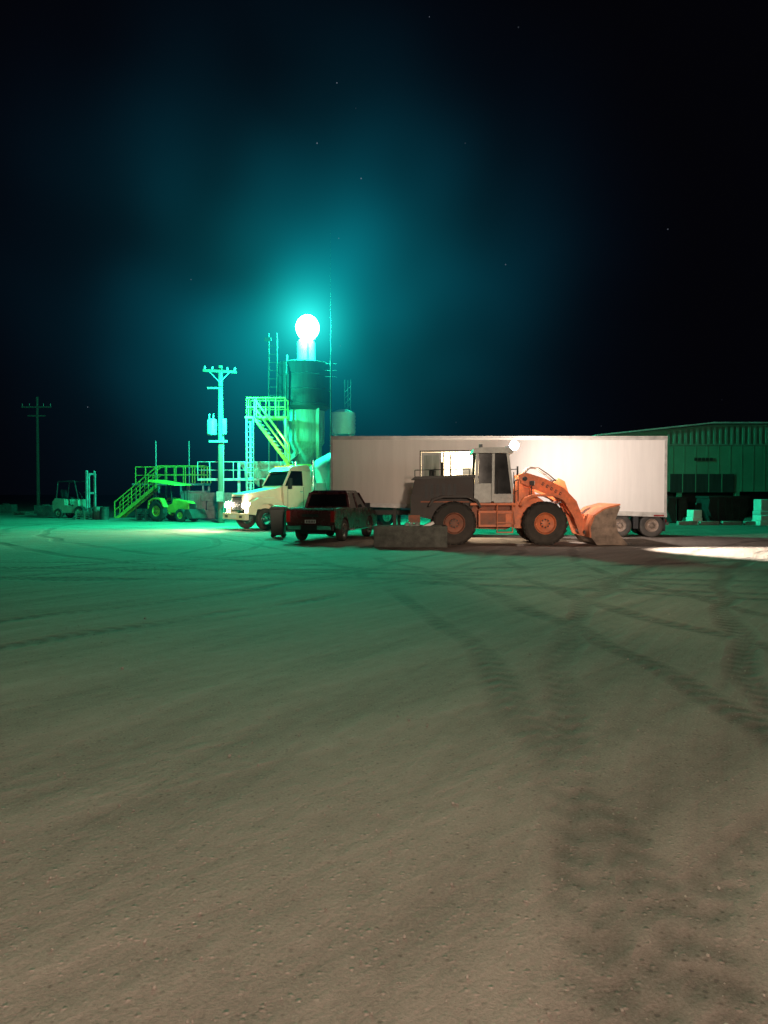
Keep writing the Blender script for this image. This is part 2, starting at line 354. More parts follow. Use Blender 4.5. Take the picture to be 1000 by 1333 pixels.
b.sphere((.56,-.62,3.44),.16,'white_lamp')
for y0_,y1_ in ((-.36,-.24),(.24,.36)):
    b.prism([(.6,.55),(.55,1.5),(.75,2.3),(.9,2.5),(1.1,2.45),(1.35,1.7),(2.2,1.1),(2.3,.7),(1.9,.5)],y0_,y1_,'orange')
b.b2(.7,2.1,-.24,.24,.6,1.1,'orange2'); b.cyl((.92,-.75,2.28),(.92,.75,2.28),.08,'dark')
fp=[(.72,1.35),(.86,1.62),(1.15,1.74),(1.9,1.74),(2.2,1.6),(2.3,1.45),(2.24,1.42),(2.12,1.55),(1.87,1.66),(1.18,1.66),(.92,1.55),(.79,1.33)]
for y in (-1.25,.68): b.prism(fp,y,y+.57,'orange')
arm=[(.72,2.42),(.95,2.50),(1.6,2.30),(2.3,1.95),(2.72,1.5),(3.02,.72),(3.12,.42),(2.98,.28),(2.82,.36),(2.62,.95),(2.32,1.42),(1.9,1.66),(1.3,1.9),(.8,2.12)]
for y in (-.64,.52): b.prism(arm,y,y+.12,'orange')
b.cyl((2.25,-.52,1.66),(2.25,.52,1.66),.11,'orange'); b.cyl((3.0,-.8,.42),(3.0,.8,.42),.07,'dark')
b.prism([(2.05,2.15),(2.2,2.32),(2.42,2.2),(2.62,1.6),(2.82,1.05),(2.72,.92),(2.52,1.1),(2.3,1.6)],-.1,.1,'orange')
b.cyl((1.0,0,1.95),(1.55,0,2.08),.09,'orange'); b.cyl((1.55,0,2.08),(2.18,0,2.24),.045,'chrome')
b.cyl((2.75,0,1.0),(3.12,0,.95),.06,'orange')
for y in (-.45,.45):
    b.cyl((.9,y,1.0),(1.7,y,1.28),.08,'orange'); b.cyl((1.7,y,1.28),(2.3,y,1.5),.04,'chrome')
for y in (-.66,-.2,.1):
    b.tube([(.9,y,2.45),(1.1,y,2.68),(1.4,y,2.66),(1.75,y,2.42),(2.0,y,2.2)],.022,'steel')
b.cyl((1.1,-1.0,1.7),(1.1,-1.0,2.05),.02,'dark'); b.box((1.12,-1.0,2.12),(.12,.18,.16),'dark'); b.cyl((1.18,-1.0,2.12),(1.2,-1.0,2.12),.07,'plate')
for c in range(5):
    zc=2.10-.085*c
    b.box((1.55+c*.15,-.645,zc),(.075,.006,.11),'dark',(0,27,0)); b.box((1.555+c*.15,-.65,zc),(.03,.004,.05),'orange',(0,27,0))
bw=1.35
shell=[(3.08,.28),(3.04,.62),(3.18,1.0),(3.5,1.22),(3.98,1.36)]
inner=[(4.00,1.32),(3.52,1.17),(3.23,.96),(3.10,.62),(3.14,.30),(3.3,.10),(4.25,.045),(4.25,.01),(3.26,.03)]
b.prism(shell+inner,-bw,bw,'steel')
side=[(3.06,.28),(3.02,.62),(3.16,1.0),(3.5,1.23),(3.98,1.37),(4.02,1.3),(3.86,.9),(3.95,.45),(4.27,.04),(3.25,.015)]
for y in (-bw-.03,bw): b.prism(side,y,y+.03,'steel')
b.prism([(3.0,.27),(2.97,.63),(3.12,1.04),(3.48,1.28),(4.0,1.42),(4.02,1.37),(3.5,1.235),(3.17,1.01),(3.03,.62),(3.05,.28)],-bw-.06,bw+.06,'orange')
for k in range(8):
    y=-bw+.12+k*(2*bw-.24)/7; b.box((4.32,y,.03),(.26,.09,.045),'dark')
for y in (-.6,.5): b.prism([(2.9,.3),(2.9,.55),(3.06,1.0),(3.1,1.0),(3.06,.3)],y,y+.1,'orange')
b.box((2.95,0,.95),(.25,.3,.2),'orange')
b.finish((4.0,26.45,0),R(-2),.012)
lampP=Vector((4.0+.78,26.45-.84,3.46))
light('loader_work_light','SPOT',lampP,26000,(1,.93,.84),target=(13.6,20.6,0),spot_size=R(44),spot_blend=.55,shadow_soft_size=.12)
light('loader_side_light','SPOT',(lampP.x,lampP.y+.15,3.62),1900,(1,.91,.87),target=(11,29.8,1.6),spot_size=R(125),spot_blend=1,shadow_soft_size=.1)

# ------------------------------------------------------------ concrete trough
b=B('concrete_trough')
W,D,H=2.42,1.0,.70
b.b2(0,W,0,.12,0,H,'concd'); b.b2(0,W,D-.12,D,0,H,'concd'); b.b2(0,.12,.122,D-.122,0,H,'concd'); b.b2(W-.12,W,.122,D-.122,0,H,'concd')
b.b2(.12,W-.12,.122,D-.122,.02,H-.15,'steel')
b.finish((X(487,25.4),24.2,0),R(-1),.02,seg=2)
b=B('stone_pile')
for k in range(14):
    r=random.uniform(.05,.13); rock(b,Vector((random.uniform(0,.8),random.uniform(0,.4),r*.6+random.choice((0,0,.1)))),r,'concrete')
b.prism([(.5,.1),(.95,.3),(1.0,.22),(.6,.02)],.1,.5,'white')
b.finish((X(527,24.6),24.5,.54),0,.01)
b=B('rubbish_bin'); d=29.5; x0,x1=X(351,d),X(371,d)
b.hexa([(x0+.06,d,0.1),(x1-.06,d,.1),(x1-.06,d+.7,.1),(x0+.06,d+.7,.1),(x0,d-.05,1.15),(x1,d-.05,1.15),(x1,d+.75,1.15),(x0,d+.75,1.15)],'black')
b.prism([(x0-.03,1.15),(x1+.03,1.15),(x1,1.25),(x0+.1,1.28)],d-.08,d+.78,'black')
for x in (x0+.1,x1-.1): b.cyl((x,d+.1,.08),(x,d+.16,.08),.08,'black'); b.cyl((x,d+.55,.08),(x,d+.6,.08),.08,'black')
b.finish(bevel=.02,seg=2)

# ------------------------------------------------------------ pickup (seen from behind)
b=B('pickup_truck')
def arch(cx,r,z0,n=9): return [(cx-r*math.cos(math.pi*k/n),z0+ (r+.0)*math.sin(math.pi*k/n)) for k in range(n+1)]
hw=.88
lower=[(0.05,.52),(0.62,.42)]+arch(1.1,.44,.42)+[(1.6,.36),(3.55,.36)]+arch(4.05,.44,.42)+[(4.6,.42),(5.02,.45),(5.08,.62),(5.0,.90),(4.75,1.04),(3.72,1.14),(3.6,1.16),(1.62,1.16),(1.60,1.14),(.03,1.14),(0,.8)]
for y in (-hw,hw-.05): b.prism(lower,y,y+.05,'red')
b.b2(.05,1.55,-hw+.05,hw-.05,.62,.66,'black')
b.b2(1.50,1.56,-hw+.05,hw-.05,.5,1.16,'red')
b.b2(0.0,.07,-hw+.06,hw-.06,.55,1.12,'red')
b.b2(-.006,0,-.3,.3,.88,.98,'black')
b.b2(-.01,1.6,-hw-.005,-hw+.07,1.142,1.18,'black'); b.b2(-.01,1.6,hw-.07,hw+.005,1.142,1.18,'black'); b.b2(-.02,.08,-hw+.075,hw-.075,1.122,1.16,'black')
b.prism([(1.57,.4),(1.57,1.158),(3.6,1.158),(3.72,1.138),(4.75,1.03),(5.0,.88),(5.04,.62),(5.0,.45),(4.52,.45),(4.5,.9),(3.58,.9),(3.55,.4)],-hw+.052,hw-.052,'red')
def ring(x0,x1,y,z): return [(x0,-y,z),(x1,-y,z),(x1,y,z),(x0,y,z)]
b.hexa(ring(1.66,3.80,.83,1.162)+ring(1.80,3.15,.70,1.70),'glass')
b.hexa(ring(1.76,3.18,.71,1.702)+ring(1.9,3.05,.62,1.80),'red')
def bar(p,q,t=.045,m='red'): b.tube([p,q],t,m,6)
for s_ in (-1,1):
    bar((1.67,s_*.83,1.16),(1.80,s_*.705,1.7),.065); bar((2.62,s_*.835,1.16),(2.52,s_*.705,1.7),.04); bar((3.80,s_*.83,1.16),(3.16,s_*.705,1.7),.04)
    b.box((3.45,s_*.98,1.25),(.1,.18,.16),'black')
    b.b2(-.015,.10,s_*(hw-.14) if s_>0 else -hw-.006,hw+.006 if s_>0 else -hw+.14,.70,1.08,'redlens')
    b.wheel(1.1,s_*.76,.39,.24,'chrome',rr=.62); b.wheel(4.05,s_*.76,.39,.24,'chrome',rr=.62)
    b.b2(2.62,2.63,s_*hw-.003,s_*hw+.003,.5,1.14,'black'); b.b2(2.75,2.92,s_*(hw+.012)-.012,s_*(hw+.012)+.012,.97,1.01,'chrome')
    b.b2(1.9,3.5,s_*(hw+.05)-.05,s_*(hw+.05)+.05,.36,.40,'chrome')
bar((1.665,-.8,1.17),(1.665,.8,1.17),.05); bar((1.80,-.68,1.69),(1.80,.68,1.69),.05)
b.b2(-.14,.04,-.85,.85,.42,.60,'black'); b.b2(-.145,-.14,-.8,-.3,.45,.58,'chrome'); b.b2(-.145,-.14,.3,.8,.45,.58,'chrome')
b.b2(-.012,-.004,-.20,.20,.66,.78,'plate')
for k in range(6): b.b2(-.016,-.0125,-.17+k*.057,-.135+k*.057,.68,.76,'black')
b.b2(.2,4.9,-.45,.45,.28,.42,'black'); b.cyl((1.1,-.8,.37),(1.1,.8,.37),.06,'black')
b.cyl((2.4,.3,1.78),(2.2,.3,2.2),.008,'black',seg=5)
b.finish((X(404,26.6),26.6,0),R(90-16),.014,1.05,seg=2)

# ------------------------------------------------------------ mixer truck
b=B('concrete_mixer_truck')
def tz(x0,x1,y0,y1,z0,z1,z1f,m,yt=None):
    yt0=y0 if yt is None else yt
    b.hexa([(x0,-y0,z0),(x1,-y1,z0),(x1,y1,z0),(x0,y0,z0),(x0,-yt0,z1),(x1,-y1*.94,z1f),(x1,y1*.94,z1f),(x0,yt0,z1)],m)
tz(-1.95,-.05,.85,.72,.95,2.0,1.66,'cream',.80)
for s_ in (-1,1):
    b.prism([(-1.85,1.0),(-1.7,1.35),(-1.3,1.5),(-.5,1.48),(-.1,1.3),(0,1.0),(.0,.75),(-.35,.7),(-.45,1.0),(-.75,1.22),(-1.15,1.22),(-1.45,1.0),(-1.6,.7),(-1.85,.7)],s_*.72 if s_>0 else -1.18,1.18 if s_>0 else -.72,'cream')
    b.wheel(-.95,s_*1.0,.50,.28,'chrome',rr=.55)
    b.cyl((.0,s_*.92,1.14),(.03,s_*.92,1.14),.20,'dark' ,seg=16)
    b.sphere((.03,s_*.92,1.14),.16,'head')
    b.box((-2.0,s_*1.42,2.15),(.12,.22,.5),'dark'); b.cyl((-2.0,s_*1.1,2.0),(-2.0,s_*1.4,2.2),.02,'chrome',seg=6)
b.b2(-.02,.015,-.52,.52,.88,1.55,'chrome')
for k in range(7): b.b2(.016,.03,-.48,.48,.93+k*.085,.975+k*.085,'dark')
b.b2(.0,.2,-1.18,1.18,.48,.78,'cream'); b.b2(.201,.21,-.3,.3,.55,.7,'plate')
for s_ in (-.75,.75): b.b2(.201,.215,s_-.14,s_+.14,.56,.68,'dark')
b.hexa([(-3.4,-1.05,.95),(-1.9,-1.05,.95),(-1.9,1.05,.95),(-3.4,1.05,.95),(-3.4,-1.05,2.05),(-1.85,-1.05,2.05),(-1.85,1.05,2.05),(-3.4,1.05,2.05)],'cream')
b.hexa([(-3.38,-1.04,2.052),(-1.86,-1.04,2.052),(-1.86,1.04,2.052),(-3.38,1.04,2.052),(-3.34,-.95,2.75),(-2.25,-.95,2.75),(-2.25,.95,2.75),(-3.34,.95,2.75)],'glass')
b.hexa([(-3.42,-.99,2.752),(-2.15,-.99,2.752),(-2.15,.99,2.752),(-3.42,.99,2.752),(-3.3,-.85,3.08),(-2.45,-.85,2.98),(-2.45,.85,2.98),(-3.3,.85,3.08)],'cream')
for s_ in (-1,1):
    b.tube([(-1.88,s_*1.04,2.05),(-2.26,s_*.96,2.75)],.06,'cream',6)
    b.hexa([(-3.42,s_*1.06,2.05),(-2.92,s_*1.06,2.05),(-2.92,s_*1.0,2.05),(-3.42,s_*1.0,2.05),(-3.38,s_*.98,2.75),(-2.92,s_*.98,2.75),(-2.92,s_*.9,2.75),(-3.38,s_*.9,2.75)],'cream')
    b.b2(-2.96,-2.94,s_*1.052-.004,s_*1.052+.004,1.0,2.0,'dark'); b.b2(-2.1,-2.08,s_*1.052-.004,s_*1.052+.004,1.0,2.0,'dark'); b.b2(-2.9,-2.75,s_*1.07-.02,s_*1.07+.02,1.75,1.8,'chrome')
    b.lathe([(.3,0),(.32,.03),(.32,1.2),(.3,1.23)],(-3.4,s_*.95,.75),(1,0,0),'chrome',16)
    b.cyl((-3.6,s_*.85,1.0),(-3.6,s_*.85,3.3),.08,'chrome')
    for x in (-6.6,-7.9):
        b.wheel(x,s_*1.0,.50,.3,'white'); b.wheel(x,s_*.68,.50,.28,'white')
    b.prism([(-8.6,.9),(-8.5,1.15),(-6.0,1.15),(-5.9,.9),(-6.0,.9),(-6.1,1.08),(-8.4,1.08),(-8.5,.9)],s_*.55 if s_>0 else -1.2,1.2 if s_>0 else -.55,'dark')
for k in range(5): b.box((-2.35,-.6+k*.3,3.0),(.1,.08,.06),'marker')
b.b2(-9.2,-1.0,-.45,.45,.75,1.02,'dark')
b.b2(-4.3,-3.7,-.9,.9,1.02,2.2,'drum')
b.lathe([(.15,0),(.7,.02),(1.0,.5),(1.22,1.4),(1.22,2.5),(1.0,3.5),(.62,4.5),(.6,4.7),(.5,4.72),(.48,4.4)],(-4.2,0,2.35),(-1,0,.2),'drum',36,False)
b.lathe([(1.235,1.6),(1.25,1.65),(1.25,1.9),(1.235,1.95)],(-4.2,0,2.35),(-1,0,.2),'dark',36,False)
b.hexa([(-8.9,-.2,3.1),(-8.5,-.2,3.1),(-8.5,.2,3.1),(-8.9,.2,3.1),(-9.4,-.7,3.9),(-8.3,-.7,3.9),(-8.3,.7,3.9),(-9.4,.7,3.9)],'drum')
for s_ in (-.5,.5): b.cyl((-8.6,s_,1.0),(-8.6,s_*.6,3.1),.07,'drum')
b.prism([(-9.3,2.9),(-9.9,1.4),(-9.8,1.3),(-9.1,2.8)],-.25,.25,'drum')
TR=Vector((X(309,36.2),36.2,0)); ta=math.atan2(-.60,-.80)
mt=b.finish(TR,ta,.015,1.05,seg=2)
hd=Vector((math.cos(ta),math.sin(ta),0)); sd=Vector((-hd.y,hd.x,0))
for s_ in (-.97,.97):
    q=TR+hd*.30+sd*s_+Vector((0,0,1.2)); light('truck_headlight_beam','SPOT',q,1300,(1,.80,.52),target=q+hd*8-Vector((0,0,1.2)),spot_size=R(100),spot_blend=.8,shadow_soft_size=.1)

# ------------------------------------------------------------ silo plant
sx,sy=X(396,47),47
b=B('cement_silo')
b.lathe([(1.3,5.0),(1.32,7.0)],(sx,sy,0),(0,0,1),'silolow',40)
b.lathe([(.25,3.3),(1.3,5.0)],(sx,sy,0),(0,0,1),'silolow',40)
b.lathe([(1.3,6.95),(1.66,7.2),(1.66,9.95),(1.2,10.05)],(sx,sy,0),(0,0,1),'silo',40)
for z in (7.3,8.2,9.1,9.85): b.lathe([(1.665,z),(1.70,z+.02),(1.70,z+.06),(1.665,z+.08)],(sx,sy,0),(0,0,1),'silo',40,False)
for a in range(4):
    x=sx+1.35*math.cos(R(45+90*a)); y=sy+1.35*math.sin(R(45+90*a)); b.b2(x-.1,x+.1,y-.1,y+.1,0,7.1,'silolow')
for a in range(4):
    p0=(sx+1.35*math.cos(R(45+90*a)),sy+1.35*math.sin(R(45+90*a))); p1=(sx+1.35*math.cos(R(135+90*a)),sy+1.35*math.sin(R(135+90*a)))
    b.cyl((*p0,.5),(*p1,3.0),.05,'silolow',seg=6); b.cyl((*p0,3.2),(*p1,3.2),.07,'silolow',seg=6)
b.lathe([(.58,10.06),(.58,11.3),(.45,11.5)],(sx+.15,sy,0),(0,0,1),'plastic',20)
b.tube([(sx-.9,sy-1.5,4),(sx-.9,sy-1.75,9),(sx-.9,sy-1.2,10.3)],.07,'silo')
b.finish(bevel=0)
lx,ly,lz=X(401,45.8),45.8,Z(428,45.8)
b=B('floodlight'); b.sphere((lx,ly,lz),.72,'green_lamp',1.1); b.cyl((lx,ly+.2,10.05),(lx,ly+.2,lz-.5),.07,'galv'); b.b2(lx-.4,lx+.4,ly+.74,ly+.84,lz-.4,lz+.5,'galv')
b.cyl((lx,ly+.7,lz),(lx,ly+1.1,lz-.8),.05,'galv')
b.finish(bevel=0)

b=B('stair_tower')
d=44; x0,x1=X(322,d),X(372,d); zd=Z(545,d)
for x in (x0,x1):
    for y in (d,d+1.2): b.b2(x-.06,x+.06,y-.06,y+.06,0,zd,'galv')
b.b2(x0-.1,x1+.1,d-.1,d+1.3,zd,zd+.12,'yellow')
b.rail((x0,d-.05,zd+.12),(x1,d-.05,zd+.12),1.1,'yellow',5,.035); b.rail((x0,d+1.25,zd+.12),(x1,d+1.25,zd+.12),1.1,'yellow',5,.035); b.rail((x0,d-.05,zd+.12),(x0,d+1.25,zd+.12),1.1,'yellow',3,.035)
for x in (x0-.0,x0+.42): b.cyl((x,d-.2,0),(x,d-.2,zd),.035,'galv',seg=6)
z=.3
while z<zd: b.cyl((x0,d-.2,z),(x0+.42,d-.2,z),.02,'galv',seg=5); z+=.3
sxa,sxb,za,zb2=X(336,d),X(378,d),zd,Z(602,d)
for y in (d-1.1,d-.35):
    b.hexa([(sxa,y,za-.25),(sxb,y,zb2-.25),(sxb,y+.05,zb2-.25),(sxa,y+.05,za-.25),(sxa,y,za),(sxb,y,zb2),(sxb,y+.05,zb2),(sxa,y+.05,za)],'yellow')
    b.tube([(sxa,y,za),(sxa,y,za+1.0),(sxb,y,zb2+1.0),(sxb,y,zb2)],.035,'yellow',6); b.cyl((sxa,y,za+.5),(sxb,y,zb2+.5),.025,'yellow',seg=6)
for k in range(12):
    t=k/11; b.b2(sxa+(sxb-sxa)*t-.12,sxa+(sxb-sxa)*t+.12,d-1.05,d-.35,za+(zb2-za)*t-.02,za+(zb2-za)*t+.02,'galv')
b.b2(sxb-.1,sxb+1.4,d-1.2,d-.2,zb2-.25,zb2-.15,'yellow')
for x in (sxb,sxb+1.3): b.b2(x-.05,x+.05,d-1.1,d-1.0,0,zb2-.2,'galv')
b.finish(bevel=0)
b=B('vent_mast'); xx=X(356,45.5)
for o_ in (-.25,.25): b.cyl((xx+o_,45.5,0),(xx+o_,45.5,Z(435,45.5)),.05,'silo',seg=8)
z=6.3
while z<11.2: b.cyl((xx-.25,45.5,z),(xx+.25,45.5,z),.02,'silo',seg=5); z+=.5
b.b2(xx-.5,xx-.1,45.4,45.6,11.1,11.3,'silo')
b.finish(bevel=0)
b=B('antenna_mast'); xx=X(431,46); b.cyl((xx,46,0),(xx,46,10),.05,'silo'); b.cyl((xx,46,10),(xx,46,18),.014,'silo',r1=.006)
for z in (9,9.4,9.8): b.cyl((xx-.35,46,z),(xx+.35,46,z),.015,'silo',seg=5)
b.finish(bevel=0)
b=B('lattice_mast'); xx=X(453,50)
for o_ in ((-.2,0),(.2,0),(0,.3)): b.cyl((xx+o_[0],50+o_[1],0),(xx+o_[0],50+o_[1],Z(495,50)),.025,'dark',seg=5)
z=1
while z<9: b.cyl((xx-.2,50,z),(xx+.2,50,z+.4),.018,'dark',seg=5); z+=.4
b.finish(bevel=0)
b=B('water_tank'); d=49; xx=X(447,d); z0=Z(566,d); z1=Z(538,d)
b.lathe([(.80,z0)]+[(.80 if k%2 else .83,z0+(z1-z0)*k/12) for k in range(1,12)]+[(.8,z1),(.3,z1+.22),(.2,z1+.24)],(xx,d,0),(0,0,1),'plastic',28)
for a in range(4): b.cyl((xx+.7*math.cos(R(45+90*a)),d+.7*math.sin(R(45+90*a)),0),(xx+.7*math.cos(R(45+90*a)),d+.7*math.sin(R(45+90*a)),z0),.07,'galv')
b.finish(bevel=0)
b=B('batching_hopper'); d=46.5; 
hx=X(348,d)
b.hexa([(hx-.5,d-.5,2.2),(hx+.5,d-.5,2.2),(hx+.5,d+.5,2.2),(hx-.5,d+.5,2.2),(hx-1.6,d-1.3,3.7),(hx+1.6,d-1.3,3.7),(hx+1.6,d+1.3,3.7),(hx-1.6,d+1.3,3.7)],'silolow')
for x in (hx-1.5,hx+1.5): b.b2(x-.08,x+.08,d-1.4,d-1.25,0,3.7,'galv'); b.b2(x-.08,x+.08,d+1.2,d+1.35,0,3.7,'galv')
b.rail((X(265,d),d-1.4,2.7),(X(385,d),d-1.4,2.7),1.0,'galv',9,.03)
b.b2(X(265,d),X(385,d),d-1.5,d-1.3,2.55,2.7,'galv')
b.hexa([(hx+1.0,d-.4,3.4),(sx+1,d-.4,5.2),(sx+1,d+.2,5.2),(hx+1.0,d+.2,3.4),(hx+1.0,d-.4,3.75),(sx+1,d-.4,5.55),(sx+1,d+.2,5.55),(hx+1.0,d+.2,3.75)],'silolow')
b.finish(bevel=.01)

def upole(name,px,d,top,full=True):
    b=B(name); x=X(px,d); zt_=Z(top,d)
    b.cyl((x,d,0),(x,d,zt_),.2,'wood',r1=.13,seg=14)
    if full:
        b.box((x,d-.18,zt_-.35),(2.0,.12,.14),'wood',(0,3,0)); 
        for o_ in (-.9,-.45,.45,.9): b.lathe([(.03,0),(.07,.06),(.07,.14),(.04,.2)],(x+o_,d-.18,zt_-.28-o_*.05),(0,0,1),'galv',10)
        b.tube([(x-.6,d-.18,zt_-.4),(x,d-.15,zt_-1.0),(x+.6,d-.18,zt_-.4)],.025,'galv',5)
        b.box((x-.3,d-.18,zt_-1.35),(.9,.1,.1),'wood'); 
        b.lathe([(.26,0),(.3,.05),(.3,.85),(.24,.95)],(x-.48,d-.25,Z(567,d)),(0,0,1),'galv',18)
        for o_ in (-.14,.1): b.cyl((x-.48+o_,d-.25,Z(567,d)+.95),(x-.48+o_,d-.25,Z(567,d)+1.25),.035,'galv',seg=8)
        b.box((x-.1,d-.22,Z(575,d)),(1.1,.12,.12),'galv'); b.box((x+.28,d-.22,Z(556,d)),(.22,.2,.9),'galv')
        b.cyl((x+.17,d-.1,.2),(x+.17,d-.1,5.5),.04,'galv',seg=8); b.box((x,d-.25,1.6),(.4,.2,.6),'galv')
    else:
        b.box((x,d-.2,zt_-1.2),(3.4,.14,.16),'wood'); b.box((x,d-.2,zt_-2.2),(2.0,.12,.14),'wood')
        for o_ in (-1.6,-.8,.8,1.6): b.cyl((x+o_,d-.2,zt_-1.1),(x+o_,d-.2,zt_-.8),.05,'plastic',seg=8)
    return b.finish(bevel=0)
upole('utility_pole',288,44.5,477); upole('utility_pole',50,85,517,False)

b=B('access_platform'); d=54
xa,xb=X(205,d),X(266,d); zd=Z(629,d)
b.b2(xa,xb,d,d+2,zd-.15,zd,'galv')
for x in (xa+.1,(xa+xb)/2,xb-.1):
    for y in (d+.1,d+1.9): b.b2(x-.06,x+.06,y-.06,y+.06,0,zd-.15,'galv')
b.rail((xa,d,zd),(xb,d,zd),1.25,'yellow',6,.045); b.rail((xa,d+2,zd),(xb,d+2,zd),1.25,'yellow',6,.045); b.rail((xb,d,zd),(xb,d+2,zd),1.25,'yellow',3,.045)
b.rail((X(165,d),d+2,zd),(xa,d+2,zd),1.25,'yellow',4,.045); b.b2(X(165,d),xa,d+1.2,d+2,zd-.12,zd,'galv')
b.b2(X(166,d)-.05,X(166,d)+.05,d+1.8,d+1.9,0,zd,'galv')
xs=X(150,d)
for y in (d-.1,d+.95):
    b.prism([(xs,0),(xs+.35,0),(xa,zd-.32),(xa,zd)],y,y+.06,'yellow')
    b.tube([(xs,y,0),(xs,y,1.15),(xa,y,zd+1.2)],.045,'yellow',6); b.cyl((xs,y,.55),(xa,y,zd+.6),.035,'yellow',seg=6)
    for k in range(1,5):
        t=k/5; b.cyl((xs+(xa-xs)*t,y,zd*t),(xs+(xa-xs)*t,y,zd*t+1.17),.035,'yellow',seg=6)
for k in range(12):
    t=(k+.5)/12; b.b2(xs+(xa-xs)*t-.13,xs+(xa-xs)*t+.16,d-.03,d+.94,zd*t-.02,zd*t+.02,'galv')
for q in (198,242): b.cyl((X(q,d),d+1,0),(X(q,d),d+1,Z(573,d)),.05,'galv',seg=8)
b.finish(bevel=0)
b=B('concrete_block_wall'); d=52.5
for r_ in range(3):
    x=X(262,d)+(.4 if r_%2 else 0)
    while x<X(335,d): b.b2(x,x+1.15,d,d+.6,r_*.62+.005,r_*.62+.61,'concrete'); x+=1.17
b.finish(bevel=.02)
b=B('control_cabinet'); d=53; b.b2(X(236,d),X(268,d),d,d+1,.0,1.9,'galv'); b.b2(X(240,d),X(250,d),d-.03,d-.002,.15,1.75,'silolow'); b.b2(X(253,d),X(264,d),d-.03,d-.002,.15,1.75,'silolow'); b.b2(X(235,d),X(269,d),d-.1,d+1.1,1.902,1.97,'galv'); b.finish(bevel=.01)

b=B('utility_tractor')
b.wheel(-.75,-.6,.58,.34,'yellow',lugs=14,rr=.5); b.wheel(-.75,.6,.58,.34,'yellow',lugs=14,rr=.5)
b.wheel(.85,-.5,.36,.22,'yellow',lugs=12,rr=.5); b.wheel(.85,.5,.36,.22,'yellow',lugs=12,rr=.5)
b.prism([(-.5,.5),(-.5,.85),(0,1.0),(.05,1.22),(1.0,1.12),(1.2,1.0),(1.2,.5)],-.28,.28,'yellow'); b.b2(1.2,1.24,-.25,.25,.55,1.0,'dark')
for y0_ in (-.78,.42): b.prism([(-1.35,.7),(-1.3,1.15),(-.9,1.32),(-.4,1.28),(-.12,.8),(-.2,.8),(-.45,1.2),(-.9,1.25),(-1.22,1.1),(-1.28,.7)],y0_,y0_+.36,'yellow')
b.b2(-.95,-.5,-.25,.25,.9,1.05,'black'); b.box((-1.0,0,1.3),(.1,.5,.55),'black',(0,-10,0))
b.cyl((-.1,0,1.1),(-.35,0,1.5),.025,'dark'); b.lathe([(.19,0),(.21,.02),(.19,.04)],(-.36,0,1.5),(-.5,0,.85),'black',16,False)
for y in (-.5,.5): b.tube([(-1.15,y,1.0),(-1.1,y,2.15)],.03,'dark',6); b.tube([(.2,y,1.0),(.1,y,2.05)],.03,'dark',6)
b.hexa([(-1.45,-.7,2.2),(.55,-.7,1.98),(.55,.7,1.98),(-1.45,.7,2.2),(-1.4,-.6,2.32),(.45,-.6,2.08),(.45,.6,2.08),(-1.4,.6,2.32)],'yellow')
b.cyl((.7,.15,1.1),(.7,.15,1.75),.03,'dark'); b.prism([(1.2,.35),(1.5,.2),(1.75,.2),(1.75,.26),(1.5,.7),(1.2,.7)],-.6,.6,'dark')
b.finish((X(229,47),47,0),R(-28),.012,1.15)

b=B('forklift')
for y in (-.45,.45): b.wheel(.75,y,.36,.28,'forkgreen'); b.wheel(-.75,y,.28,.22,'forkgreen')
b.prism([(-1.15,.3),(-1.2,.95),(-1.0,1.15),(-.35,1.1),(-.3,.75),(.3,.7),(.45,1.1),(.6,1.1),(.7,.3)],-.5,.5,'forkgreen')
b.b2(-.75,-.3,-.28,.28,1.1,1.22,'black'); b.box((-.8,0,1.4),(.1,.45,.5),'black',(0,-8,0))
for y in (-.46,.46):
    b.tube([(-.95,y,1.1),(-.8,y,2.1),(.35,y,2.15),(.62,y,1.05)],.04,'dark',6)
    b.b2(1.05,1.15,y*.7-.05,y*.7+.05,.08,2.75,'galv'); b.b2(1.17,1.24,y*.55-.04,y*.55+.04,.08,2.6,'galv')
    b.prism([(1.28,.06),(1.28,.6),(1.33,.6),(1.35,.12),(2.35,.08),(2.35,.05)],y*.55-.06,y*.55+.06,'dark')
for k in range(6): b.b2(-.8+k*.2,-.75+k*.2,-.46,.46,2.11,2.15,'dark')
for z in (.3,1.4,2.5): b.b2(1.06,1.14,-.33,.33,z,z+.1,'galv')
b.b2(1.25,1.28,-.45,.45,.2,.26,'dark'); b.b2(1.25,1.28,-.45,.45,.55,.61,'dark')
b.box((.75,.0,1.5),(.05,.3,.05),'dark'); b.cyl((.55,0,1.1),(.3,0,1.5),.025,'dark')
b.finish((X(98,54),54,0),R(-18),.012,1.25)

dr=[(.29,0),(.3,.02),(.29,.05),(.29,.3),(.305,.32),(.29,.34),(.29,.58),(.305,.6),(.29,.62),(.29,.86),(.3,.88),(.27,.88)]
for px,d,m_ in ((136,50,'dark'),(128,50.6,'silolow')):
    b=B('oil_drum'); b.lathe(dr,(0,0,0),(0,0,1),m_,20); b.finish((X(px,d),d,0),0,0)
for (px,d,n,r_) in ((112,51,4,12),(30,62,2,-8),(192,50,5,5)):
    b=B('pallet_stack')
    for k in range(n):
        z=k*.15
        for y in (-.5,-.25,0,.25,.5): b.b2(-.6,.6,y-.05,y+.05,z+.11,z+.13,'wood')
        for x in (-.55,0,.55): b.b2(x-.05,x+.05,-.55,.55,z+.02,z+.108,'wood')
        for y in (-.5,0,.5): b.b2(-.6,.6,y-.05,y+.05,z,z+.018,'wood')
    b.finish((X(px,d),d,0),R(r_),0)
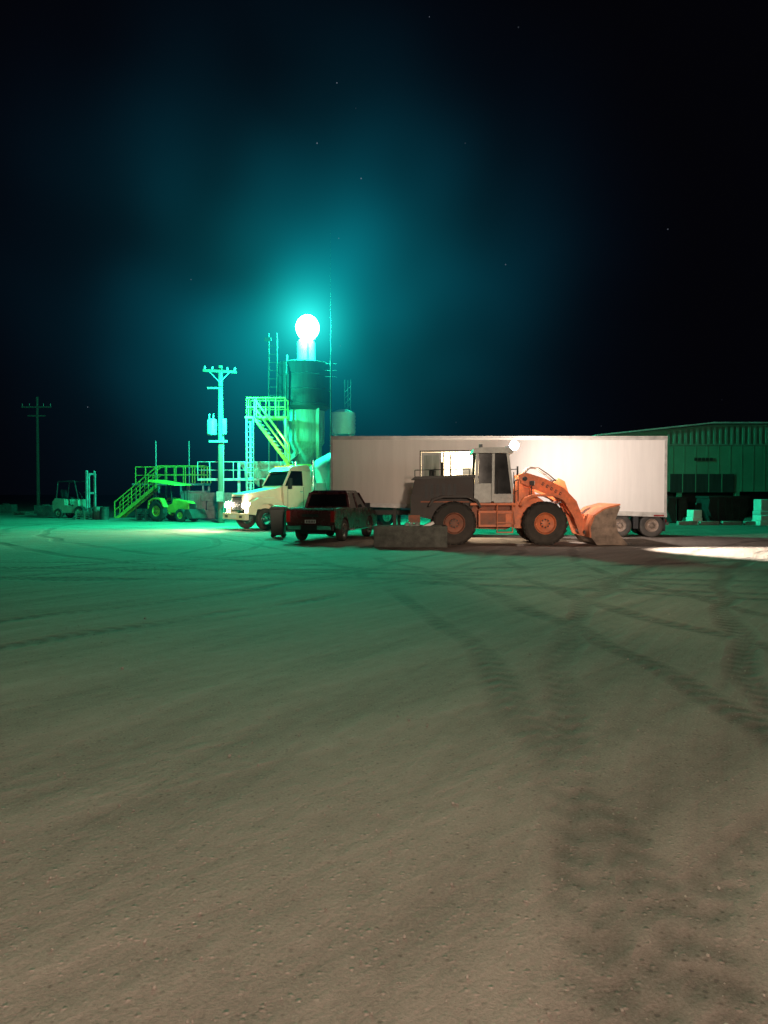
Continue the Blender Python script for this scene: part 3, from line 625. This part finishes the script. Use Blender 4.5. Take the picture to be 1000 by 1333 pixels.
for (px,d) in ((8,70),(60,66),(66,58)):
    b=B('concrete_block'); b.b2(-.9,.9,-.4,.4,0,.75,'concd'); b.b2(-.3,.3,-.15,.15,.75,.83,'concd'); b.finish((X(px,d),d,0),R(random.uniform(-20,20)),.03,seg=2)

# ------------------------------------------------------------ shed on the right
b=B('industrial_shed'); d=54
xl=X(780,d); xm=X(925,d); xr=X(1120,d); xe=X(1240,d)
ze,zr=Z(568,d),Z(553,d)
D2=22
zo=Z(640,d)
b.hexa([(xl,d,zo),(xm,d,zo),(xm,d+.2,zo),(xl,d+.2,zo),(xl,d,ze),(xm,d,zr),(xm,d+.2,zr),(xl,d+.2,ze)],'shed')
b.b2(xm,xr,d,d+.2,zo,zr,'shed')
b.hexa([(xr,d,zo),(xe,d,zo),(xe,d+.2,zo),(xr,d+.2,zo),(xr,d,zr),(xe,d,ze),(xe,d+.2,ze),(xr,d+.2,zr)],'shed')
for (a0,z0,a1,z1) in ((xl-.4,ze-.02,xm,zr+.05),(xm,zr+.05,xr,zr+.05),(xr,zr+.05,xe+.4,ze-.02)):
    b.hexa([(a0,d-.5,z0),(a1,d-.5,z1),(a1,d+D2,z1),(a0,d+D2,z0),(a0,d-.5,z0+.10),(a1,d-.5,z1+.10),(a1,d+D2,z1+.10),(a0,d+D2,z0+.10)],'galv')
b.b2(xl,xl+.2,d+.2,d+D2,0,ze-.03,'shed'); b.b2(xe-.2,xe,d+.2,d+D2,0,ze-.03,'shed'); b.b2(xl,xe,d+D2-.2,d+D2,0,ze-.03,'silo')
x=X(868,d); zs0=Z(578,d)
while x<X(1110,d):
    t=min(1,max(0,(x-xl)/(xm-xl))); zt_=ze+(zr-ze)*t-.15
    b.b2(x,x+.16,d-.07,d-.003,zs0,zt_,'shedrib'); x+=.42
b.b2(X(868,d),X(1112,d),d-.08,d-.003,zs0-.1,zs0-.01,'shedrib')
x=X(800,d)
while x<xe:
    b.b2(x,x+.05,d-.02,d-.003,zo+.02,zs0-.12,'shed'); x+=.84
b.b2(X(872,d),X(955,d),d-.06,d-.03,Z(641,d),Z(617,d),'silo')
for q in (888,905,922,939): b.b2(X(q,d)-.03,X(q,d)+.03,d-.08,d-.062,Z(641,d),Z(617,d),'shed')
for k in range(5): b.b2(X(903+k*5,d),X(906.5+k*5,d),d-.1,d-.03,Z(600,d),Z(596,d),'dark')
for q in (800,865,885,960,1030,1100,1180): b.b2(X(q,d)-.15,X(q,d)+.15,d,d+.3,0,zo,'shed')
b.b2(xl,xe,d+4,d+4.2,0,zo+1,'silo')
b.finish(bevel=0)

def bin_(name,px0,px1,py0,d,m):
    b=B(name); x0,x1=X(px0,d),X(px1,d); zt_=Z(py0,d); 
    b.prism([(x0+.35,.05),(x0,.55*zt_),(x0+.1,zt_),(x1-.1,zt_),(x1,.6*zt_),(x1-.4,.05)],d,d+1.8,m)
    b.b2(x0+.02,x1-.02,d-.04,d+1.84,zt_-.12,zt_+.01,m)
    for k in range(4):
        x=x0+.6+(x1-x0-1.2)*k/3; b.b2(x-.05,x+.05,d-.06,d-.002,.1,zt_-.13,m)
    b.finish(bevel=.02)
bin_('skip_bin',868,896,647,44,'rubble'); bin_('skip_bin',922,976,646,43,'rubble')
def blk(px0,px1,py0,d,m='white',n=1):
    b=B('precast_block'); x0,x1=X(px0,d),X(px1,d); h=Z(py0,d)
    b.b2(x0,x1,d,d+1,0,h*.48,m); b.b2(x0+.05,x1-.02,d+.03,d+.97,h*.485,h,m); b.finish(bevel=.03,seg=2)
blk(902,915,664,42.5); blk(913,925,655,46,'white'); blk(990,1012,671,41); blk(990,1015,650,46); blk(1018,1040,660,44)
b=B('concrete_kerb')
x=X(866,43.5)
for k in range(11): b.b2(x+k*1.25,x+k*1.25+1.05,41.5,41.8,0,.22,'concrete')
b.finish(bevel=.02)

# ------------------------------------------------------------ lamp pole behind the photographer
b=B('yard_lamp'); b.cyl((2.5,-3.2,0),(2.5,-3.2,5.6),.09,'galv',r1=.06); b.cyl((2.5,-3.2,5.5),(1.3,-2.7,5.7),.04,'galv'); b.box((1.1,-2.6,5.68),(.5,.25,.1),'galv'); b.finish()
light('yard_lamp_light','POINT',(1.1,-2.6,5.35),2600,(1,.77,.64),shadow_soft_size=.25)
light('front_fill_spot','SPOT',(2.2,-3.0,3.4),15500,(1,.77,.58),target=(5.8,29,3.2),spot_size=R(34),spot_blend=.9,shadow_soft_size=.3)  # added unseen spot, brightens loader and trailer from the camera side
light('front_fill_spot','SPOT',(2.1,-3.0,3.6),36000,(1,.84,.58),target=(X(328,38),38,2.3),spot_size=R(9),spot_blend=.8,shadow_soft_size=.3)  # added unseen narrow spot, brightens the mixer truck with warm light
light('silo_green_fill','POINT',(X(366,42.6),42.6,5.1),450,(.08,1,.22),shadow_soft_size=.15)  # added source without a fixture, lights the lower silo vessel green
light('ground_green_fill','POINT',(X(300,43.0),42.2,6.8),7500,(.012,1,.5),shadow_soft_size=.25)  # added source without a fixture, strengthens the green on the left ground

# ------------------------------------------------------------ glow round the lamp: emissive volume in place of scattered light
def lamp_glow(rad,terms,rate,warp=True):
    m,nt=newmat('lamp_glow_volume'); N=nt.nodes; L=nt.links
    out=N.new('ShaderNodeOutputMaterial'); em=N.new('ShaderNodeEmission'); L.new(em.outputs[0],out.inputs['Volume'])
    tc=N.new('ShaderNodeTexCoord'); ln=N.new('ShaderNodeVectorMath'); ln.operation='LENGTH'
    L.new(tc.outputs['Object'],ln.inputs[0])
    def mm(op,a,b=None,cl=False):
        n=N.new('ShaderNodeMath'); n.operation=op; n.use_clamp=cl
        for i,v in enumerate((a,b)):
            if v is None: continue
            if isinstance(v,(int,float)): n.inputs[i].default_value=v
            else: L.new(v,n.inputs[i])
        return n.outputs[0]
    r=ln.outputs['Value']
    edge=mm('SUBTRACT',1,mm('DIVIDE',r,rad),True)
    if warp:
        no=N.new('ShaderNodeTexNoise'); no.inputs['Scale'].default_value=.11; no.inputs['Detail'].default_value=1; L.new(tc.outputs['Object'],no.inputs['Vector'])
        mr=N.new('ShaderNodeMapRange'); mr.inputs[1].default_value=.3; mr.inputs[2].default_value=.7; mr.inputs[3].default_value=.05; mr.inputs[4].default_value=2.0; L.new(no.outputs[0],mr.inputs[0])
        edge=mm('MULTIPLY',edge,mr.outputs[0])
    cc=N.new('ShaderNodeCombineColor')
    for i,(a,s_) in enumerate(terms):
        L.new(mm('MULTIPLY',mm('MULTIPLY',mm('EXPONENT',mm('DIVIDE',r,-s_)),a),edge),cc.inputs[i])
    L.new(cc.outputs[0],em.inputs[0]); em.inputs[1].default_value=1
    m.cycles.volume_step_rate=rate
    M['hz']=m
    b=B('lamp_glow'); i=b.mi('hz'); bmesh.ops.create_icosphere(b.bm,subdivisions=3,radius=rad)
    return b.finish((lx,ly-.2,lz+.3),0,0)
lamp_glow(23,[(.0004,3),(.046,3.8),(.042,4.5)],.7)
lamp_glow(5,[(.03,.8),(.5,1.15),(.42,1.15)],1.0,warp=False)
